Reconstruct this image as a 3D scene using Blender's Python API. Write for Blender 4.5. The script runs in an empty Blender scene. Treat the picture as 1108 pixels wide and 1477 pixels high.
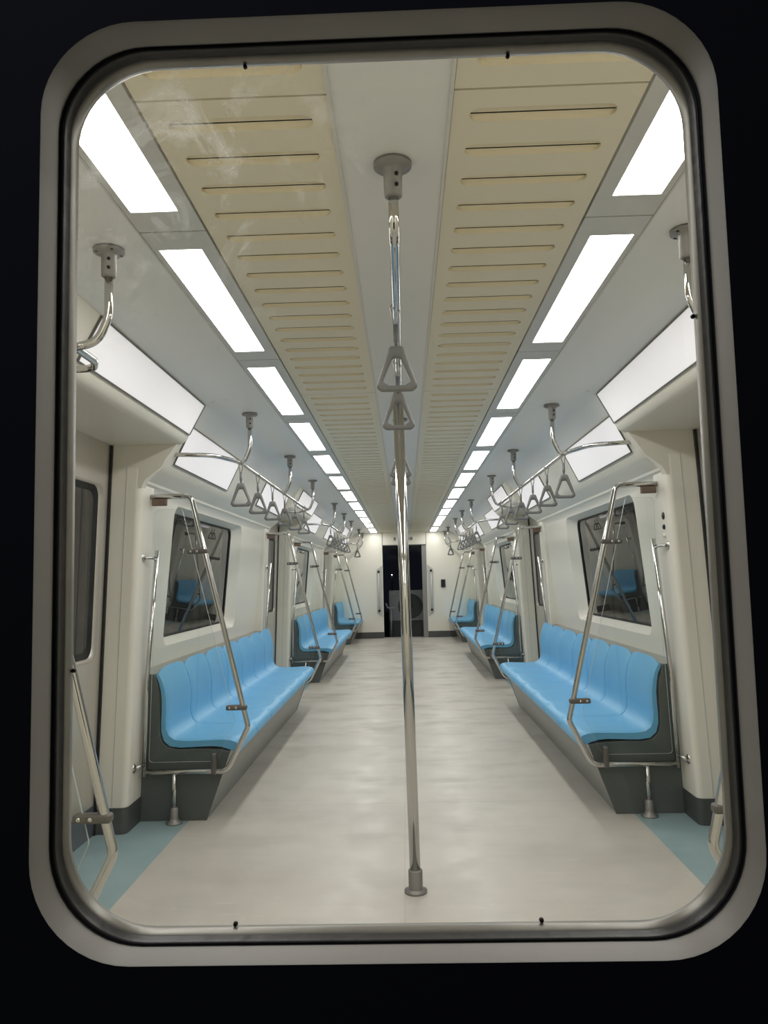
import bpy, bmesh, math, random
from mathutils import Vector, Matrix
random.seed(7)
scn = bpy.context.scene
COL = scn.collection
PI = math.pi

# ------------------------------------------------------------------ materials
def lin(c):
    c = c / 255.0
    return c / 12.92 if c <= 0.04045 else ((c + 0.055) / 1.055) ** 2.4
def rgb(r, g, b): return (lin(r), lin(g), lin(b), 1.0)

def mat(name, col, rough=0.5, metal=0.0, spec=0.5, var=0.0, vscale=3.0, bump=0.0, bscale=40.0, coat=0.0):
    m = bpy.data.materials.new(name); m.use_nodes = True
    nt = m.node_tree; b = nt.nodes['Principled BSDF']
    b.inputs['Base Color'].default_value = col
    b.inputs['Roughness'].default_value = rough
    b.inputs['Metallic'].default_value = metal
    b.inputs['Specular IOR Level'].default_value = spec
    b.inputs['Coat Weight'].default_value = coat
    tc = nt.nodes.new('ShaderNodeTexCoord')
    if var > 0:
        n = nt.nodes.new('ShaderNodeTexNoise'); n.inputs['Scale'].default_value = vscale; n.inputs['Detail'].default_value = 5
        r = nt.nodes.new('ShaderNodeMapRange'); r.inputs['To Min'].default_value = 1 - var; r.inputs['To Max'].default_value = 1 + var
        mx = nt.nodes.new('ShaderNodeMix'); mx.data_type = 'RGBA'; mx.blend_type = 'MULTIPLY'; mx.inputs[0].default_value = 1
        nt.links.new(tc.outputs['Object'], n.inputs['Vector']); nt.links.new(n.outputs['Fac'], r.inputs['Value'])
        mx.inputs[6].default_value = col; nt.links.new(r.outputs['Result'], mx.inputs[7])
        nt.links.new(mx.outputs[2], b.inputs['Base Color'])
    if bump > 0:
        n2 = nt.nodes.new('ShaderNodeTexNoise'); n2.inputs['Scale'].default_value = bscale; n2.inputs['Detail'].default_value = 3
        bp = nt.nodes.new('ShaderNodeBump'); bp.inputs['Strength'].default_value = bump; bp.inputs['Distance'].default_value = 0.004
        nt.links.new(tc.outputs['Object'], n2.inputs['Vector']); nt.links.new(n2.outputs['Fac'], bp.inputs['Height'])
        nt.links.new(bp.outputs['Normal'], b.inputs['Normal'])
    return m

def emit(name, col, strength):
    m = bpy.data.materials.new(name); m.use_nodes = True
    nt = m.node_tree; b = nt.nodes['Principled BSDF']
    b.inputs['Base Color'].default_value = (0.8, 0.8, 0.8, 1)
    b.inputs['Emission Color'].default_value = col
    b.inputs['Emission Strength'].default_value = strength
    return m

def glassy(name, tint, ior, rough=0.0, smudge=0.0):
    """thin pane: clear tinted transmission plus the mirror image a pane gives at a slant"""
    m = bpy.data.materials.new(name); m.use_nodes = True
    nt = m.node_tree; nt.nodes.clear(); N = nt.nodes.new; L = nt.links.new
    out = N('ShaderNodeOutputMaterial'); tr = N('ShaderNodeBsdfTransparent'); tr.inputs[0].default_value = tint
    gl = N('ShaderNodeBsdfGlossy'); gl.inputs['Roughness'].default_value = rough; gl.inputs['Color'].default_value = (1, 1, 1, 1)
    fr = N('ShaderNodeFresnel'); fr.inputs['IOR'].default_value = ior
    geo = N('ShaderNodeNewGeometry')
    mx = N('ShaderNodeMixShader'); L(fr.outputs[0], mx.inputs[0]); L(tr.outputs[0], mx.inputs[1]); L(gl.outputs[0], mx.inputs[2])
    # a thin pane mirrors alike from both of its sides
    inv = N('ShaderNodeMath'); inv.operation = 'MULTIPLY_ADD'; inv.inputs[1].default_value = 1/ior - ior; inv.inputs[2].default_value = ior
    L(geo.outputs['Backfacing'], inv.inputs[0]); L(inv.outputs[0], fr.inputs['IOR'])
    last = mx
    if smudge > 0:
        tc = N('ShaderNodeTexCoord'); no = N('ShaderNodeTexNoise'); no.inputs['Scale'].default_value = 9; no.inputs['Detail'].default_value = 8
        no.inputs['Roughness'].default_value = 0.7; no.inputs['Distortion'].default_value = 1.2
        gx = N('ShaderNodeSeparateXYZ'); L(tc.outputs['Object'], no.inputs['Vector']); L(tc.outputs['Object'], gx.inputs[0])
        rp = N('ShaderNodeMapRange'); rp.inputs['From Min'].default_value = 0.52; rp.inputs['From Max'].default_value = 0.75
        rp.inputs['To Max'].default_value = smudge; L(no.outputs['Fac'], rp.inputs['Value'])
        # smears sit in the upper corner of the pane
        d1 = N('ShaderNodeVectorMath'); d1.operation = 'DISTANCE'; d1.inputs[1].default_value = (-0.2, 0.74, 1.62); L(tc.outputs['Object'], d1.inputs[0])
        r1 = N('ShaderNodeMapRange'); r1.inputs['From Min'].default_value = 0.05; r1.inputs['From Max'].default_value = 0.2
        r1.inputs['To Min'].default_value = 1; r1.inputs['To Max'].default_value = 0.05; L(d1.outputs['Value'], r1.inputs['Value'])
        mu = N('ShaderNodeMath'); mu.operation = 'MULTIPLY'; L(rp.outputs[0], mu.inputs[0]); L(r1.outputs[0], mu.inputs[1])
        df = N('ShaderNodeBsdfTranslucent'); df.inputs[0].default_value = (0.9, 0.9, 0.88, 1)
        m2 = N('ShaderNodeMixShader'); L(mu.outputs[0], m2.inputs[0]); L(mx.outputs[0], m2.inputs[1]); L(df.outputs[0], m2.inputs[2]); last = m2
    L(last.outputs[0], out.inputs[0])
    return m

def floor_material():
    m = bpy.data.materials.new('floor_vinyl'); m.use_nodes = True
    nt = m.node_tree; b = nt.nodes['Principled BSDF']; N = nt.nodes.new; L = nt.links.new
    tc = N('ShaderNodeTexCoord'); sx = N('ShaderNodeSeparateXYZ'); L(tc.outputs['Object'], sx.inputs[0])
    def noise(scale, det, sc=(1, 1, 1), rough=0.55):
        mp = N('ShaderNodeMapping'); mp.inputs['Scale'].default_value = sc; L(tc.outputs['Object'], mp.inputs[0])
        n = N('ShaderNodeTexNoise'); n.inputs['Scale'].default_value = scale; n.inputs['Detail'].default_value = det; n.inputs['Roughness'].default_value = rough
        L(mp.outputs[0], n.inputs['Vector']); return n.outputs['Fac']
    def rng(v, a, bb, c, d):
        r = N('ShaderNodeMapRange'); r.inputs['From Min'].default_value = a; r.inputs['From Max'].default_value = bb
        r.inputs['To Min'].default_value = c; r.inputs['To Max'].default_value = d; L(v, r.inputs['Value']); return r.outputs[0]
    def mth(op, a, bb):
        q = N('ShaderNodeMath'); q.operation = op
        for i, v in enumerate((a, bb)):
            if isinstance(v, (int, float)): q.inputs[i].default_value = v
            else: L(v, q.inputs[i])
        return q.outputs[0]
    def mixc(f, a, bb):
        q = N('ShaderNodeMix'); q.data_type = 'RGBA'
        if isinstance(f, (int, float)): q.inputs[0].default_value = f
        else: L(f, q.inputs[0])
        for i, v in ((6, a), (7, bb)):
            if isinstance(v, tuple): q.inputs[i].default_value = v
            else: L(v, q.inputs[i])
        return q.outputs[2]
    grey = mixc(rng(noise(1.4, 6), 0.35, 0.65, 0, 1), rgb(194, 188, 178), rgb(205, 200, 189))
    # scuffed dirt dragged across the aisle
    streak = rng(noise(2.2, 7, (0.75, 1.5, 1), 0.65), 0.48, 0.70, 0, 0.75)
    ydirt = rng(sx.outputs[1], 3.5, 8.0, 0.25, 1.0)
    grey = mixc(mth('MULTIPLY', streak, ydirt), grey, rgb(146, 141, 134))
    fine = rng(noise(22, 6), 0.62, 0.75, 0, 0.3)
    grey = mixc(fine, grey, rgb(222, 218, 210))
    scr = rng(noise(7, 6, (0.35, 4.0, 1), 0.75), 0.60, 0.72, 0, 0.5)
    grey = mixc(scr, grey, rgb(230, 226, 218))
    # sheet joints: one along the middle, cross joints
    ax = mth('ABSOLUTE', mth('ADD', sx.outputs[0], 0.026), 0)
    j1 = mth('LESS_THAN', ax, 0.0012)
    ym = mth('ABSOLUTE', mth('ADD', sx.outputs[1], -4.28), 0)
    j2 = mth('LESS_THAN', ym, 0.0025)
    grey = mixc(mth('MULTIPLY', mth('MAXIMUM', j1, j2), 0.3), grey, rgb(120, 114, 106))
    blue = mixc(rng(noise(3, 5), 0.35, 0.65, 0, 1), rgb(146, 170, 173), rgb(158, 182, 184))
    blue = mixc(rng(noise(14, 6), 0.66, 0.74, 0, 0.5), blue, rgb(176, 190, 194))
    axx = mth('ABSOLUTE', sx.outputs[0], 0)
    edge = mth('GREATER_THAN', axx, 1.133)
    col = mixc(edge, grey, blue)
    L(col, b.inputs['Base Color'])
    L(rng(noise(5, 5), 0.3, 0.7, 0.30, 0.48), b.inputs['Roughness'])
    b.inputs['Specular IOR Level'].default_value = 0.4
    return m

M = dict(
    wall=mat('wall_laminate', rgb(236, 232, 220), 0.35, var=0.02, vscale=1.5, spec=0.4),
    wall_end=mat('end_wall_laminate', rgb(242, 238, 224), 0.4, var=0.02, vscale=1.5),
    ceil=mat('ceiling_white', rgb(240, 241, 239), 0.38, var=0.02, vscale=1.2),
    ceilmid=mat('ceiling_middle_grey', rgb(234, 234, 231), 0.45, var=0.02, vscale=1.2),
    vent=mat('vent_cream', rgb(234, 226, 203), 0.45, var=0.035, vscale=2.2),
    slot=mat('vent_slot_yellowed', rgb(230, 219, 190), 0.5, var=0.05, vscale=6),
    strip=mat('light_strip_aluminium', rgb(214, 213, 209), 0.42, metal=0.12, var=0.06, vscale=9),
    gap=mat('dark_gap', rgb(40, 38, 36), 0.8),
    bead=mat('bead_pale', rgb(215, 214, 208), 0.4),
    advert=emit('blank_panel_added_glow', (1.0, 0.955, 0.985, 1), 0.19),  # soft glow added to the blank panels, it also fills the ceiling
    advframe=mat('panel_edge_grey', rgb(110, 110, 106), 0.45, metal=0.4),
    recess=mat('cove_grey', rgb(200, 200, 194), 0.45, var=0.02),
    chrome=mat('polished_steel', rgb(204, 203, 200), 0.085, metal=1.0),
    cast=mat('cast_grey_metal', rgb(146, 144, 140), 0.42, metal=0.45, bump=0.1),
    clampm=mat('clamp_grey', rgb(104, 100, 95), 0.5, metal=0.3, var=0.12, vscale=30),
    rust=mat('rusty_bracket', rgb(118, 100, 88), 0.6, metal=0.2, var=0.25, vscale=25),
    strapm=mat('handle_grey_plastic', rgb(118, 118, 116), 0.45),
    strapw=mat('strap_wire', rgb(170, 168, 163), 0.35, metal=0.7),
    sleeve=mat('strap_sleeve', rgb(108, 107, 106), 0.6),
    seat=mat('seat_blue_plastic', rgb(112, 184, 228), 0.43, var=0.03, vscale=4, spec=0.45),
    base=mat('bench_steel_panel', rgb(152, 152, 146), 0.42, metal=0.3, var=0.05, vscale=5),
    bend=mat('bench_end_dark', rgb(90, 95, 93), 0.5, var=0.04, vscale=6),
    skirt=mat('skirting_dark', rgb(78, 80, 78), 0.5, var=0.04),
    steel=mat('door_brushed_steel', rgb(205, 200, 190), 0.36, metal=0.5, var=0.06, vscale=7),
    kick=mat('door_kick_plate', rgb(84, 92, 102), 0.4, var=0.06, vscale=8),
    rubber=mat('black_rubber', rgb(22, 22, 22), 0.6),
    black=mat('outer_wall_black', rgb(88, 88, 92), 0.75, spec=0.1),
    ring=mat('frame_ring_grey', rgb(172, 168, 162), 0.5, var=0.07, vscale=12, bump=0.1),
    lip=mat('frame_lip_metal', rgb(150, 147, 140), 0.4, metal=0.6, var=0.25, vscale=22),
    gasket=mat('frame_gasket_dark', rgb(84, 84, 82), 0.4, var=0.25, vscale=25, bump=0.3),
    pane=glassy('tinted_window_glass', (0.42, 0.45, 0.45, 1), 1.85),
    clear=glassy('clear_screen_glass', (0.94, 0.965, 0.95, 1), 1.45),
    front=glassy('end_window_glass', (0.97, 0.97, 0.96, 1), 1.45, smudge=0.7),
    gedge=mat('glass_edge_pale', rgb(196, 200, 192), 0.3),
    dark=mat('switch_box_black', rgb(26, 24, 24), 0.4),
    digit=mat('number_dark', rgb(52, 50, 46), 0.6),
    acwhite=mat('air_unit_white', rgb(150, 156, 158), 0.6, var=0.05),
    acdark=mat('air_unit_dark', rgb(72, 78, 78), 0.6),
    post=mat('pale_post', rgb(160, 165, 175), 0.5),
    ground=mat('yard_ground', rgb(48, 48, 46), 0.9, var=0.2),
    red=mat('red_sticker', rgb(150, 44, 38), 0.5),
    lamp=emit('light_diffuser', (1.0, 0.99, 0.97, 1), 7.0),
    dot=emit('far_lamp_glow', (1.0, 0.98, 0.9, 1), 3.0),
    floor=floor_material(),
)

# ------------------------------------------------------------------ mesh helpers
class MB:
    def __init__(self): self.bm = bmesh.new()
    def ngon(self, pts, mi=0):
        f = self.bm.faces.new([self.bm.verts.new(p) for p in pts]); f.material_index = mi; return f
    def box(self, a, b, mi=0):
        x0, y0, z0 = a; x1, y1, z1 = b
        v = [self.bm.verts.new(p) for p in ((x0,y0,z0),(x1,y0,z0),(x1,y1,z0),(x0,y1,z0),(x0,y0,z1),(x1,y0,z1),(x1,y1,z1),(x0,y1,z1))]
        for q in ((0,3,2,1),(4,5,6,7),(0,1,5,4),(1,2,6,5),(2,3,7,6),(3,0,4,7)):
            self.bm.faces.new([v[i] for i in q]).material_index = mi
    def loft(self, rings, closed=True, caps=True, mi=0, smooth=False):
        R = [[self.bm.verts.new(p) for p in r] for r in rings]; n = len(R[0])
        for a, b in zip(R, R[1:]):
            for i in range(n if closed else n - 1):
                f = self.bm.faces.new((a[i], a[(i+1) % n], b[(i+1) % n], b[i])); f.material_index = mi; f.smooth = smooth
        if caps:
            for r in (R[0], R[-1]):
                try: self.bm.faces.new(r).material_index = mi
                except ValueError: pass
        return R
    def prism(self, poly, y0, y1, mi=0, smooth=False):          # poly of (x, z), extruded along y
        self.loft([[(x, y0, z) for x, z in poly], [(x, y1, z) for x, z in poly]], mi=mi, smooth=smooth)
    def strip(self, poly, y0, y1, mi=0, smooth=True):           # open profile of (x, z)
        self.loft([[(x, y0, z) for x, z in poly], [(x, y1, z) for x, z in poly]], closed=False, caps=False, mi=mi, smooth=smooth)
    def tube(self, pts, r, n=12, caps=True, mi=0):
        P = [Vector(p) for p in pts]
        T = []
        for i in range(len(P)):
            a = (P[i] - P[i-1]).normalized() if i else (P[1] - P[0]).normalized()
            b = (P[i+1] - P[i]).normalized() if i < len(P)-1 else a
            T.append((a + b).normalized())
        up = Vector((0, 0, 1)) if abs(T[0].z) < 0.9 else Vector((0, 1, 0))
        nrm = (up - T[0] * up.dot(T[0])).normalized(); rings = []
        for i, p in enumerate(P):
            nrm = (nrm - T[i] * nrm.dot(T[i])).normalized(); bi = T[i].cross(nrm)
            rr = r[i] if isinstance(r, (list, tuple)) else r
            rings.append([p + (nrm * math.cos(2*PI*k/n) + bi * math.sin(2*PI*k/n)) * rr for k in range(n)])
        self.loft(rings, caps=caps, mi=mi, smooth=True)
    def lathe(self, prof, c=(0,0,0), n=24, axis='z', mi=0, caps=True):     # prof of (r, h)
        rings = []
        for r, h in prof:
            ring = []
            for k in range(n):
                a = 2*PI*k/n; u, v = r*math.cos(a), r*math.sin(a)
                ring.append({'z': (c[0]+u, c[1]+v, c[2]+h), 'x': (c[0]+h, c[1]+u, c[2]+v), 'y': (c[0]+u, c[1]+h, c[2]+v)}[axis])
            rings.append(ring)
        self.loft(rings, mi=mi, smooth=True, caps=caps)
    def holed(self, outer, hole, f3, mi=0):                      # flat polygon with a hole, lifted by f3(u, v)
        bm2 = bmesh.new(); E = []
        for loop in (outer, hole):
            vs = [bm2.verts.new((u, v, 0)) for u, v in loop]
            E += [bm2.edges.new((vs[i], vs[(i+1) % len(vs)])) for i in range(len(vs))]
        bmesh.ops.triangle_fill(bm2, use_beauty=True, use_dissolve=False, edges=E)
        vm = {}
        for f in bm2.faces:
            q = []
            for v in f.verts:
                if v not in vm: vm[v] = self.bm.verts.new(f3(v.co.x, v.co.y))
                q.append(vm[v])
            self.bm.faces.new(q).material_index = mi
        bm2.free()
    def build(self, name, m, parent=None, loc=(0,0,0), bevel=0.0, flat=False, kind=None, fix=True, segs=2):
        if fix:
            bmesh.ops.remove_doubles(self.bm, verts=self.bm.verts, dist=1e-5)
            bmesh.ops.recalc_face_normals(self.bm, faces=self.bm.faces)
        me = bpy.data.meshes.new(name); self.bm.to_mesh(me); self.bm.free()
        for x in (m if isinstance(m, (list, tuple)) else [m]): me.materials.append(x)
        o = bpy.data.objects.new(name, me); COL.objects.link(o); o.location = loc
        if parent: o.parent = parent
        if bevel:
            b = o.modifiers.new('bev', 'BEVEL'); b.width = bevel; b.segments = segs; b.limit_method = 'ANGLE'; b.angle_limit = math.radians(35)
        if kind: o['kind'] = kind
        return o

def sharp(o, deg=35):
    """smooth shading with the hard creases kept"""
    me = o.data
    for p in me.polygons: p.use_smooth = True
    bm = bmesh.new(); bm.from_mesh(me)
    for e in bm.edges:
        if len(e.link_faces) == 2 and e.calc_face_angle(0) > math.radians(deg): e.smooth = False
    bm.to_mesh(me); bm.free()
    return o

def fillet(pts, rads, seg=6):
    P = [Vector(p) for p in pts]; out = [P[0]]
    for i in range(1, len(P)-1):
        a, b, c = P[i-1], P[i], P[i+1]; r = rads[i-1]
        u, v = (a-b), (c-b); ul, vl = u.length, v.length; u.normalize(); v.normalize()
        ang = u.angle(v); d = min(r / max(math.tan(ang/2), 1e-4), 0.48*ul, 0.48*vl)
        p0, p1 = b + u*d, b + v*d
        for k in range(seg+1):
            t = k/seg; out.append(p0*(1-t)**2 + b*2*t*(1-t) + p1*t*t)
    out.append(P[-1]); return out

def rrect(x0, x1, z0, z1, r, seg=8):
    out = []
    for cx, cz, a0 in ((x1-r, z1-r, 0), (x0+r, z1-r, 90), (x0+r, z0+r, 180), (x1-r, z0+r, 270)):
        for k in range(seg+1):
            a = math.radians(a0 + 90*k/seg); out.append((cx + r*math.cos(a), cz + r*math.sin(a)))
    return out

def thing(name, label, cat, loc=(0,0,0), group=None):
    o = bpy.data.objects.new(name, None); COL.objects.link(o); o.location = loc; o.empty_display_size = 0.1
    tag(o, label, cat, group); return o
def tag(o, label, cat, group=None):
    o['label'] = label; o['category'] = cat
    if group: o['group'] = group
    return o
def copy_tree(o, loc, label, group=None, parent=None):
    c = o.copy(); COL.objects.link(c)
    if parent is None:
        c.location = loc; c['label'] = label
        if group: c['group'] = group
    else: c.parent = parent
    for ch in list(o.children): copy_tree(ch, None, None, None, c)
    return c

ORD = ['first', 'second', 'third', 'fourth', 'fifth', 'sixth', 'seventh', 'eighth', 'ninth', 'tenth', 'eleventh', 'twelfth']
SIDE = {-1: 'left', 1: 'right'}

# ------------------------------------------------------------------ the car's measures (metres; y runs down the car)
ZC = 2.15                      # ceiling
Y0, Y1 = 0.78, 15.80           # inner faces of the two end walls
DC = [3.08, 8.28, 13.48]       # door centres
BC = [0.48, 5.68, 10.88, 16.08]  # bench centres
HB = 0.79                      # half length of the box over a door
BZ = [(Y0, DC[0]-HB), (DC[0]+HB, DC[1]-HB), (DC[1]+HB, DC[2]-HB), (DC[2]+HB, Y1)]   # bench bays

# ------------------------------------------------------------------ floor and ceiling
mb = MB(); mb.box((-1.62, Y0-0.1, -0.04), (1.62, Y1+0.25, 0.0)); mb.build('floor', M['floor'], kind='structure')

mb = MB(); mb.box((-0.118, Y0, ZC), (0.118, Y1, ZC+0.03)); mb.build('ceiling', M['ceilmid'], kind='structure')
for s in (-1, 1):
    mb = MB(); mb.box((min(s*0.1150, s*0.1235), Y0, ZC-0.006), (max(s*0.1155, s*0.1225), Y1, ZC+0.01)); mb.build('trim_1', M['bead'], kind='structure')
mb = MB(); mb.box((-1.3, Y0, ZC+0.05), (1.3, Y1, ZC+0.06)); mb.build('ceiling', M['gap'], kind='structure')

COVE_B = [(0.686, 2.15), (0.86, 2.15), (0.93, 2.146), (0.99, 2.130), (1.04, 2.098), (1.075, 2.065), (1.093, 2.045)]
PAN_B = [(1.098, 2.036), (1.198, 1.832)]
LIP_B = [(1.205, 1.818), (1.214, 1.802), (1.232, 1.786), (1.300, 1.738), (1.304, 1.725)]
WALL_B = [(1.312, 1.720), (1.332, 1.705), (1.345, 1.680)]
XW = lambda z: 1.345 + (1.425-1.345)*(1.68-z)/(1.68-0.80)      # leaning window wall
COVE_D = [(0.686, 2.15), (0.86, 2.15), (0.92, 2.147), (0.965, 2.138), (0.995, 2.125)]
PAN_D = [(1.003, 2.122), (1.086, 1.968)]
LIP_D = [(1.094, 1.950), (1.104, 1.935), (1.122, 1.922), (1.145, 1.918), (1.58, 1.918)]

def bay_rel(c, a): return c + a

for s in (-1, 1):
    sd = SIDE[s]; w = MB(); cl = MB()
    S = lambda poly: [(s*x, z) for x, z in poly]
    for i, (a, b) in enumerate(BZ):
        cl.strip(S(COVE_B), a, b)
        w.strip(S([COVE_B[-1]] + PAN_B + LIP_B + WALL_B), a, b)
        # window wall with its opening, below it the dado
        if i in (1, 2):
            wy0, wy1 = BC[i]-1.18, BC[i]+0.72
            op = rrect(wy0, wy1, 0.845, 1.672, 0.085)
            w.holed([(a, 0.80), (b, 0.80), (b, 1.68), (a, 1.68)], op, lambda u, v: (s*XW(v), u, v))
            gl = rrect(wy0+0.085, wy1-0.085, 0.885, 1.645, 0.07)
            wn = bpy.data.objects.new('window_%d' % (2 + (i-1)*2 + (0 if s < 0 else 1)), None); COL.objects.link(wn); wn['kind'] = 'structure'
            wn.location = (s*1.45, (wy0+wy1)/2, 0.845)
            off = Vector(wn.location)
            fr = MB()
            d = 0.075
            fr.loft([[Vector((s*XW(z), y, z)) - off for y, z in op], [Vector((s*(XW(z)+d*0.35), y*0.7+yg*0.3, z*0.7+zg*0.3)) - off for (y, z), (yg, zg) in zip(op, gl)],
                     [Vector((s*(XW(zg)+d), yg, zg)) - off for yg, zg in gl]], caps=False, smooth=True)
            sharp(fr.build('window_frame', M['wall'], wn), 60)
            g2 = rrect(wy0+0.113, wy1-0.113, 0.897, 1.633, 0.06)
            ga = MB(); ga.loft([[Vector((s*(XW(z)+d-0.004), y, z)) - off for y, z in gl], [Vector((s*(XW(z)+d-0.004), y, z)) - off for y, z in g2], [Vector((s*(XW(z)+d+0.012), y, z)) - off for y, z in g2]], caps=False)
            ga.build('window_gasket', M['rubber'], wn)
            pn = MB(); pn.ngon([Vector((s*(XW(z)+d+0.004), y, z)) - off for y, z in gl]); pn.build('window_pane', M['pane'], wn)
        else:
            w.strip(S([(XW(1.68), 1.68), (XW(0.80), 0.80)]), a, b)
        w.strip(S([(XW(0.80), 0.80), (1.428, 0.70), (1.428, 0.0)]), a, b)
    for i, dc in enumerate(DC):
        a, b = dc-HB, dc+HB
        cl.strip(S(COVE_D), a, b)
        w.strip(S([COVE_D[-1]] + PAN_D + LIP_D), a, b)
        # end faces of the box over the door
        for y, sg in ((a, -1), (b, 1)):
            w.ngon([(s*x, y, z) for x, z in [(0.86, 2.15)] + COVE_D[2:] + PAN_D + LIP_D[:4] + [(1.30, 1.918), (1.30, 2.15)]])
        # closing faces of the door bay above the pillars
        for y0, y1 in ((dc-0.752-0.06, dc-0.752), (dc+0.752, dc+0.752+0.06)):
            w.prism(S([(1.135, 1.919), (1.196, 1.838), (1.214, 1.802), (1.300, 1.737), (1.318, 1.70), (1.58, 1.70), (1.58, 1.919)]), y0, y1)
        # pillars on both sides of the door: bent plate with a rounded corner
        for k in (-1, 1):
            yd, yw = dc + k*0.75, dc + k*0.965
            rings = []
            for z, xi in ((0.0, 1.388), (0.9, 1.352), (1.70, 1.318), (1.795, 1.313), (1.803, 1.325)):
                r = 0.03
                pts = [(1.60, yd)] + [(xi + r - r*math.sin(t*PI/2/4), yd + k*(r - r*math.cos(t*PI/2/4))) for t in range(5)] + [(xi, yw - k*0.012), (xi+0.012, yw), (1.60, yw)]
                rings.append([(s*x, y, z) for x, y in pts])
            w.loft(rings)
    sharp(w.build('wall_%s' % sd, M['wall'], kind='structure'), 28)
    sharp(cl.build('ceiling', M['ceil'], kind='structure'), 28)
    # joint that runs down the face of each door jamb
    tj = MB()
    for dc in DC:
        for k in (-1, 1):
            y = dc + k*0.75 - k*0.0015
            tj.loft([[(s*(x0+dx), y+dy, z) for dx, dy in ((0, 0), (0.004, 0), (0.004, k*0.003), (0, k*0.003))] for z, x0 in ((0.13, 1.455), (1.80, 1.388))])
    tj.build('trim_2', M['recess'], kind='structure')
    # skirting round the pillars
    sk = MB()
    for dc in DC:
        for k in (-1, 1):
            yd, yw = dc + k*0.75 - k*0.004, dc + k*0.965 + k*0.003
            rings = []
            for z, xi in ((0.0, 1.384), (0.125, 1.379)):
                r = 0.03
                pts = [(1.60, yd)] + [(xi + r - r*math.sin(t*PI/2/4), yd + k*(r - r*math.cos(t*PI/2/4))) for t in range(5)] + [(xi, yw), (1.60, yw)]
                rings.append([(s*x, y, z) for x, y in pts])
            sk.loft(rings)
    sharp(sk.build('baseboard_%s' % sd, M['skirt'], kind='structure'), 28)

# ------------------------------------------------------------------ side doors: two steel leaves each
XD = lambda z: 1.545 - 0.038*z
dn = 0
for s in (-1, 1):
    for i, dc in enumerate(DC):
        dn += 1
        d = bpy.data.objects.new('door_%d' % dn, None); COL.objects.link(d); d['kind'] = 'structure'; d.location = (s*1.545, dc, 0)
        off = Vector(d.location)
        for k in (-1, 1):
            ya, yb = sorted((dc + k*0.004, dc + k*0.735))
            ga, gb = sorted((dc + k*0.09, dc + k*0.672))
            lf = MB(); hole = rrect(ga, gb, 0.845, 1.715, 0.07); inner = rrect(ga+0.016, gb-0.016, 0.861, 1.699, 0.06)
            lf.holed([(ya, 0.0), (yb, 0.0), (yb, 1.918), (ya, 1.918)], hole, lambda u, v: Vector((s*XD(v), u, v)) - off)
            lf.loft([[Vector((s*XD(v), u, v)) - off for u, v in hole], [Vector((s*(XD(v)-0.006), u, v)) - off for u, v in rrect(ga+0.006, gb-0.006, 0.851, 1.709, 0.066)],
                     [Vector((s*(XD(v)+0.02), u, v)) - off for u, v in inner]], caps=False, smooth=True)
            leaf = lf.build('door_leaf', M['steel'], d)
            kp = MB(); kp.loft([[Vector((s*(XD(z)-0.003), y, z)) - off for y in (ya+0.002, yb-0.002)] + [Vector((s*(XD(z)+0.002), y, z)) - off for y in (yb-0.002, ya+0.002)] for z in (0.0, 0.145)])
            kp.build('kick_plate', M['kick'], leaf)
            gk = MB(); gi = rrect(ga+0.05, gb-0.05, 0.89, 1.67, 0.05)
            gk.loft([[Vector((s*(XD(v)+0.016), u, v)) - off for u, v in inner], [Vector((s*(XD(v)+0.03), u, v)) - off for u, v in gi]], caps=False)
            gk.build('window_gasket', M['rubber'], leaf)
            pn = MB(); pn.ngon([Vector((s*(XD(v)+0.026), u, v)) - off for u, v in gi]); pn.build('window_pane', M['pane'], leaf)
            se = MB()
            y0, y1 = sorted((dc + k*0.732, dc + k*0.752))
            se.loft([[Vector((s*(XD(z)-0.012), y0, z)) - off, Vector((s*(XD(z)-0.012), y1, z)) - off, Vector((s*(XD(z)+0.03), y1, z)) - off, Vector((s*(XD(z)+0.03), y0, z)) - off] for z in (0.0, 1.915)])
            se.build('door_seal', M['rubber'], d)

# ------------------------------------------------------------------ light strips
NEAR = [0.83] + [2.08 + 1.2215*k for k in range(11)]
FAR = [1.854] + [3.055 + 1.2215*k for k in range(11)]
NEAR[11], FAR[11] = 14.52, 15.68
for s in (-1, 1):
    for k in range(12):
        a = Y0 if k == 0 else (FAR[k-1] + NEAR[k]) / 2
        b = Y1 if k == 11 else (FAR[k] + NEAR[k+1]) / 2
        a += 0.003; b -= 0.003
        t = thing('ceiling_light', '%s lit white light panel from the end window in the %s ceiling strip' % (ORD[k], SIDE[s]), 'ceiling light', (s*0.595, (a+b)/2, ZC), 'ceiling light panels')
        off = Vector(t.location)
        h = MB(); hole = [(0.545, NEAR[k]), (0.665, NEAR[k]), (0.665, FAR[k]), (0.545, FAR[k])]
        h.holed([(0.504, a), (0.682, a), (0.682, b), (0.504, b)], hole, lambda u, v: Vector((s*u, v, ZC-0.002)) - off)
        out = [(0.504, a), (0.682, a), (0.682, b), (0.504, b)]
        h.loft([[Vector((s*u, v, ZC-0.002)) - off for u, v in out], [Vector((s*u, v, ZC+0.03)) - off for u, v in out]], caps=False)
        h.loft([[Vector((s*u, v, ZC-0.002)) - off for u, v in hole], [Vector((s*u, v, ZC+0.004)) - off for u, v in hole]], caps=False)
        h.build('housing', M['strip'], t)
        df = MB(); df.ngon([Vector((s*u, v, ZC+0.003)) - off for u, v in (hole if s < 0 else hole[::-1])])
        df.build('diffuser', M['lamp'], t, fix=False)
    mb = MB(); mb.box((min(s*0.683, s*0.688), Y0, ZC-0.004), (max(s*0.683, s*0.688), Y1, ZC+0.004)); mb.build('trim_3', M['bead'], kind='structure')

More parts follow.
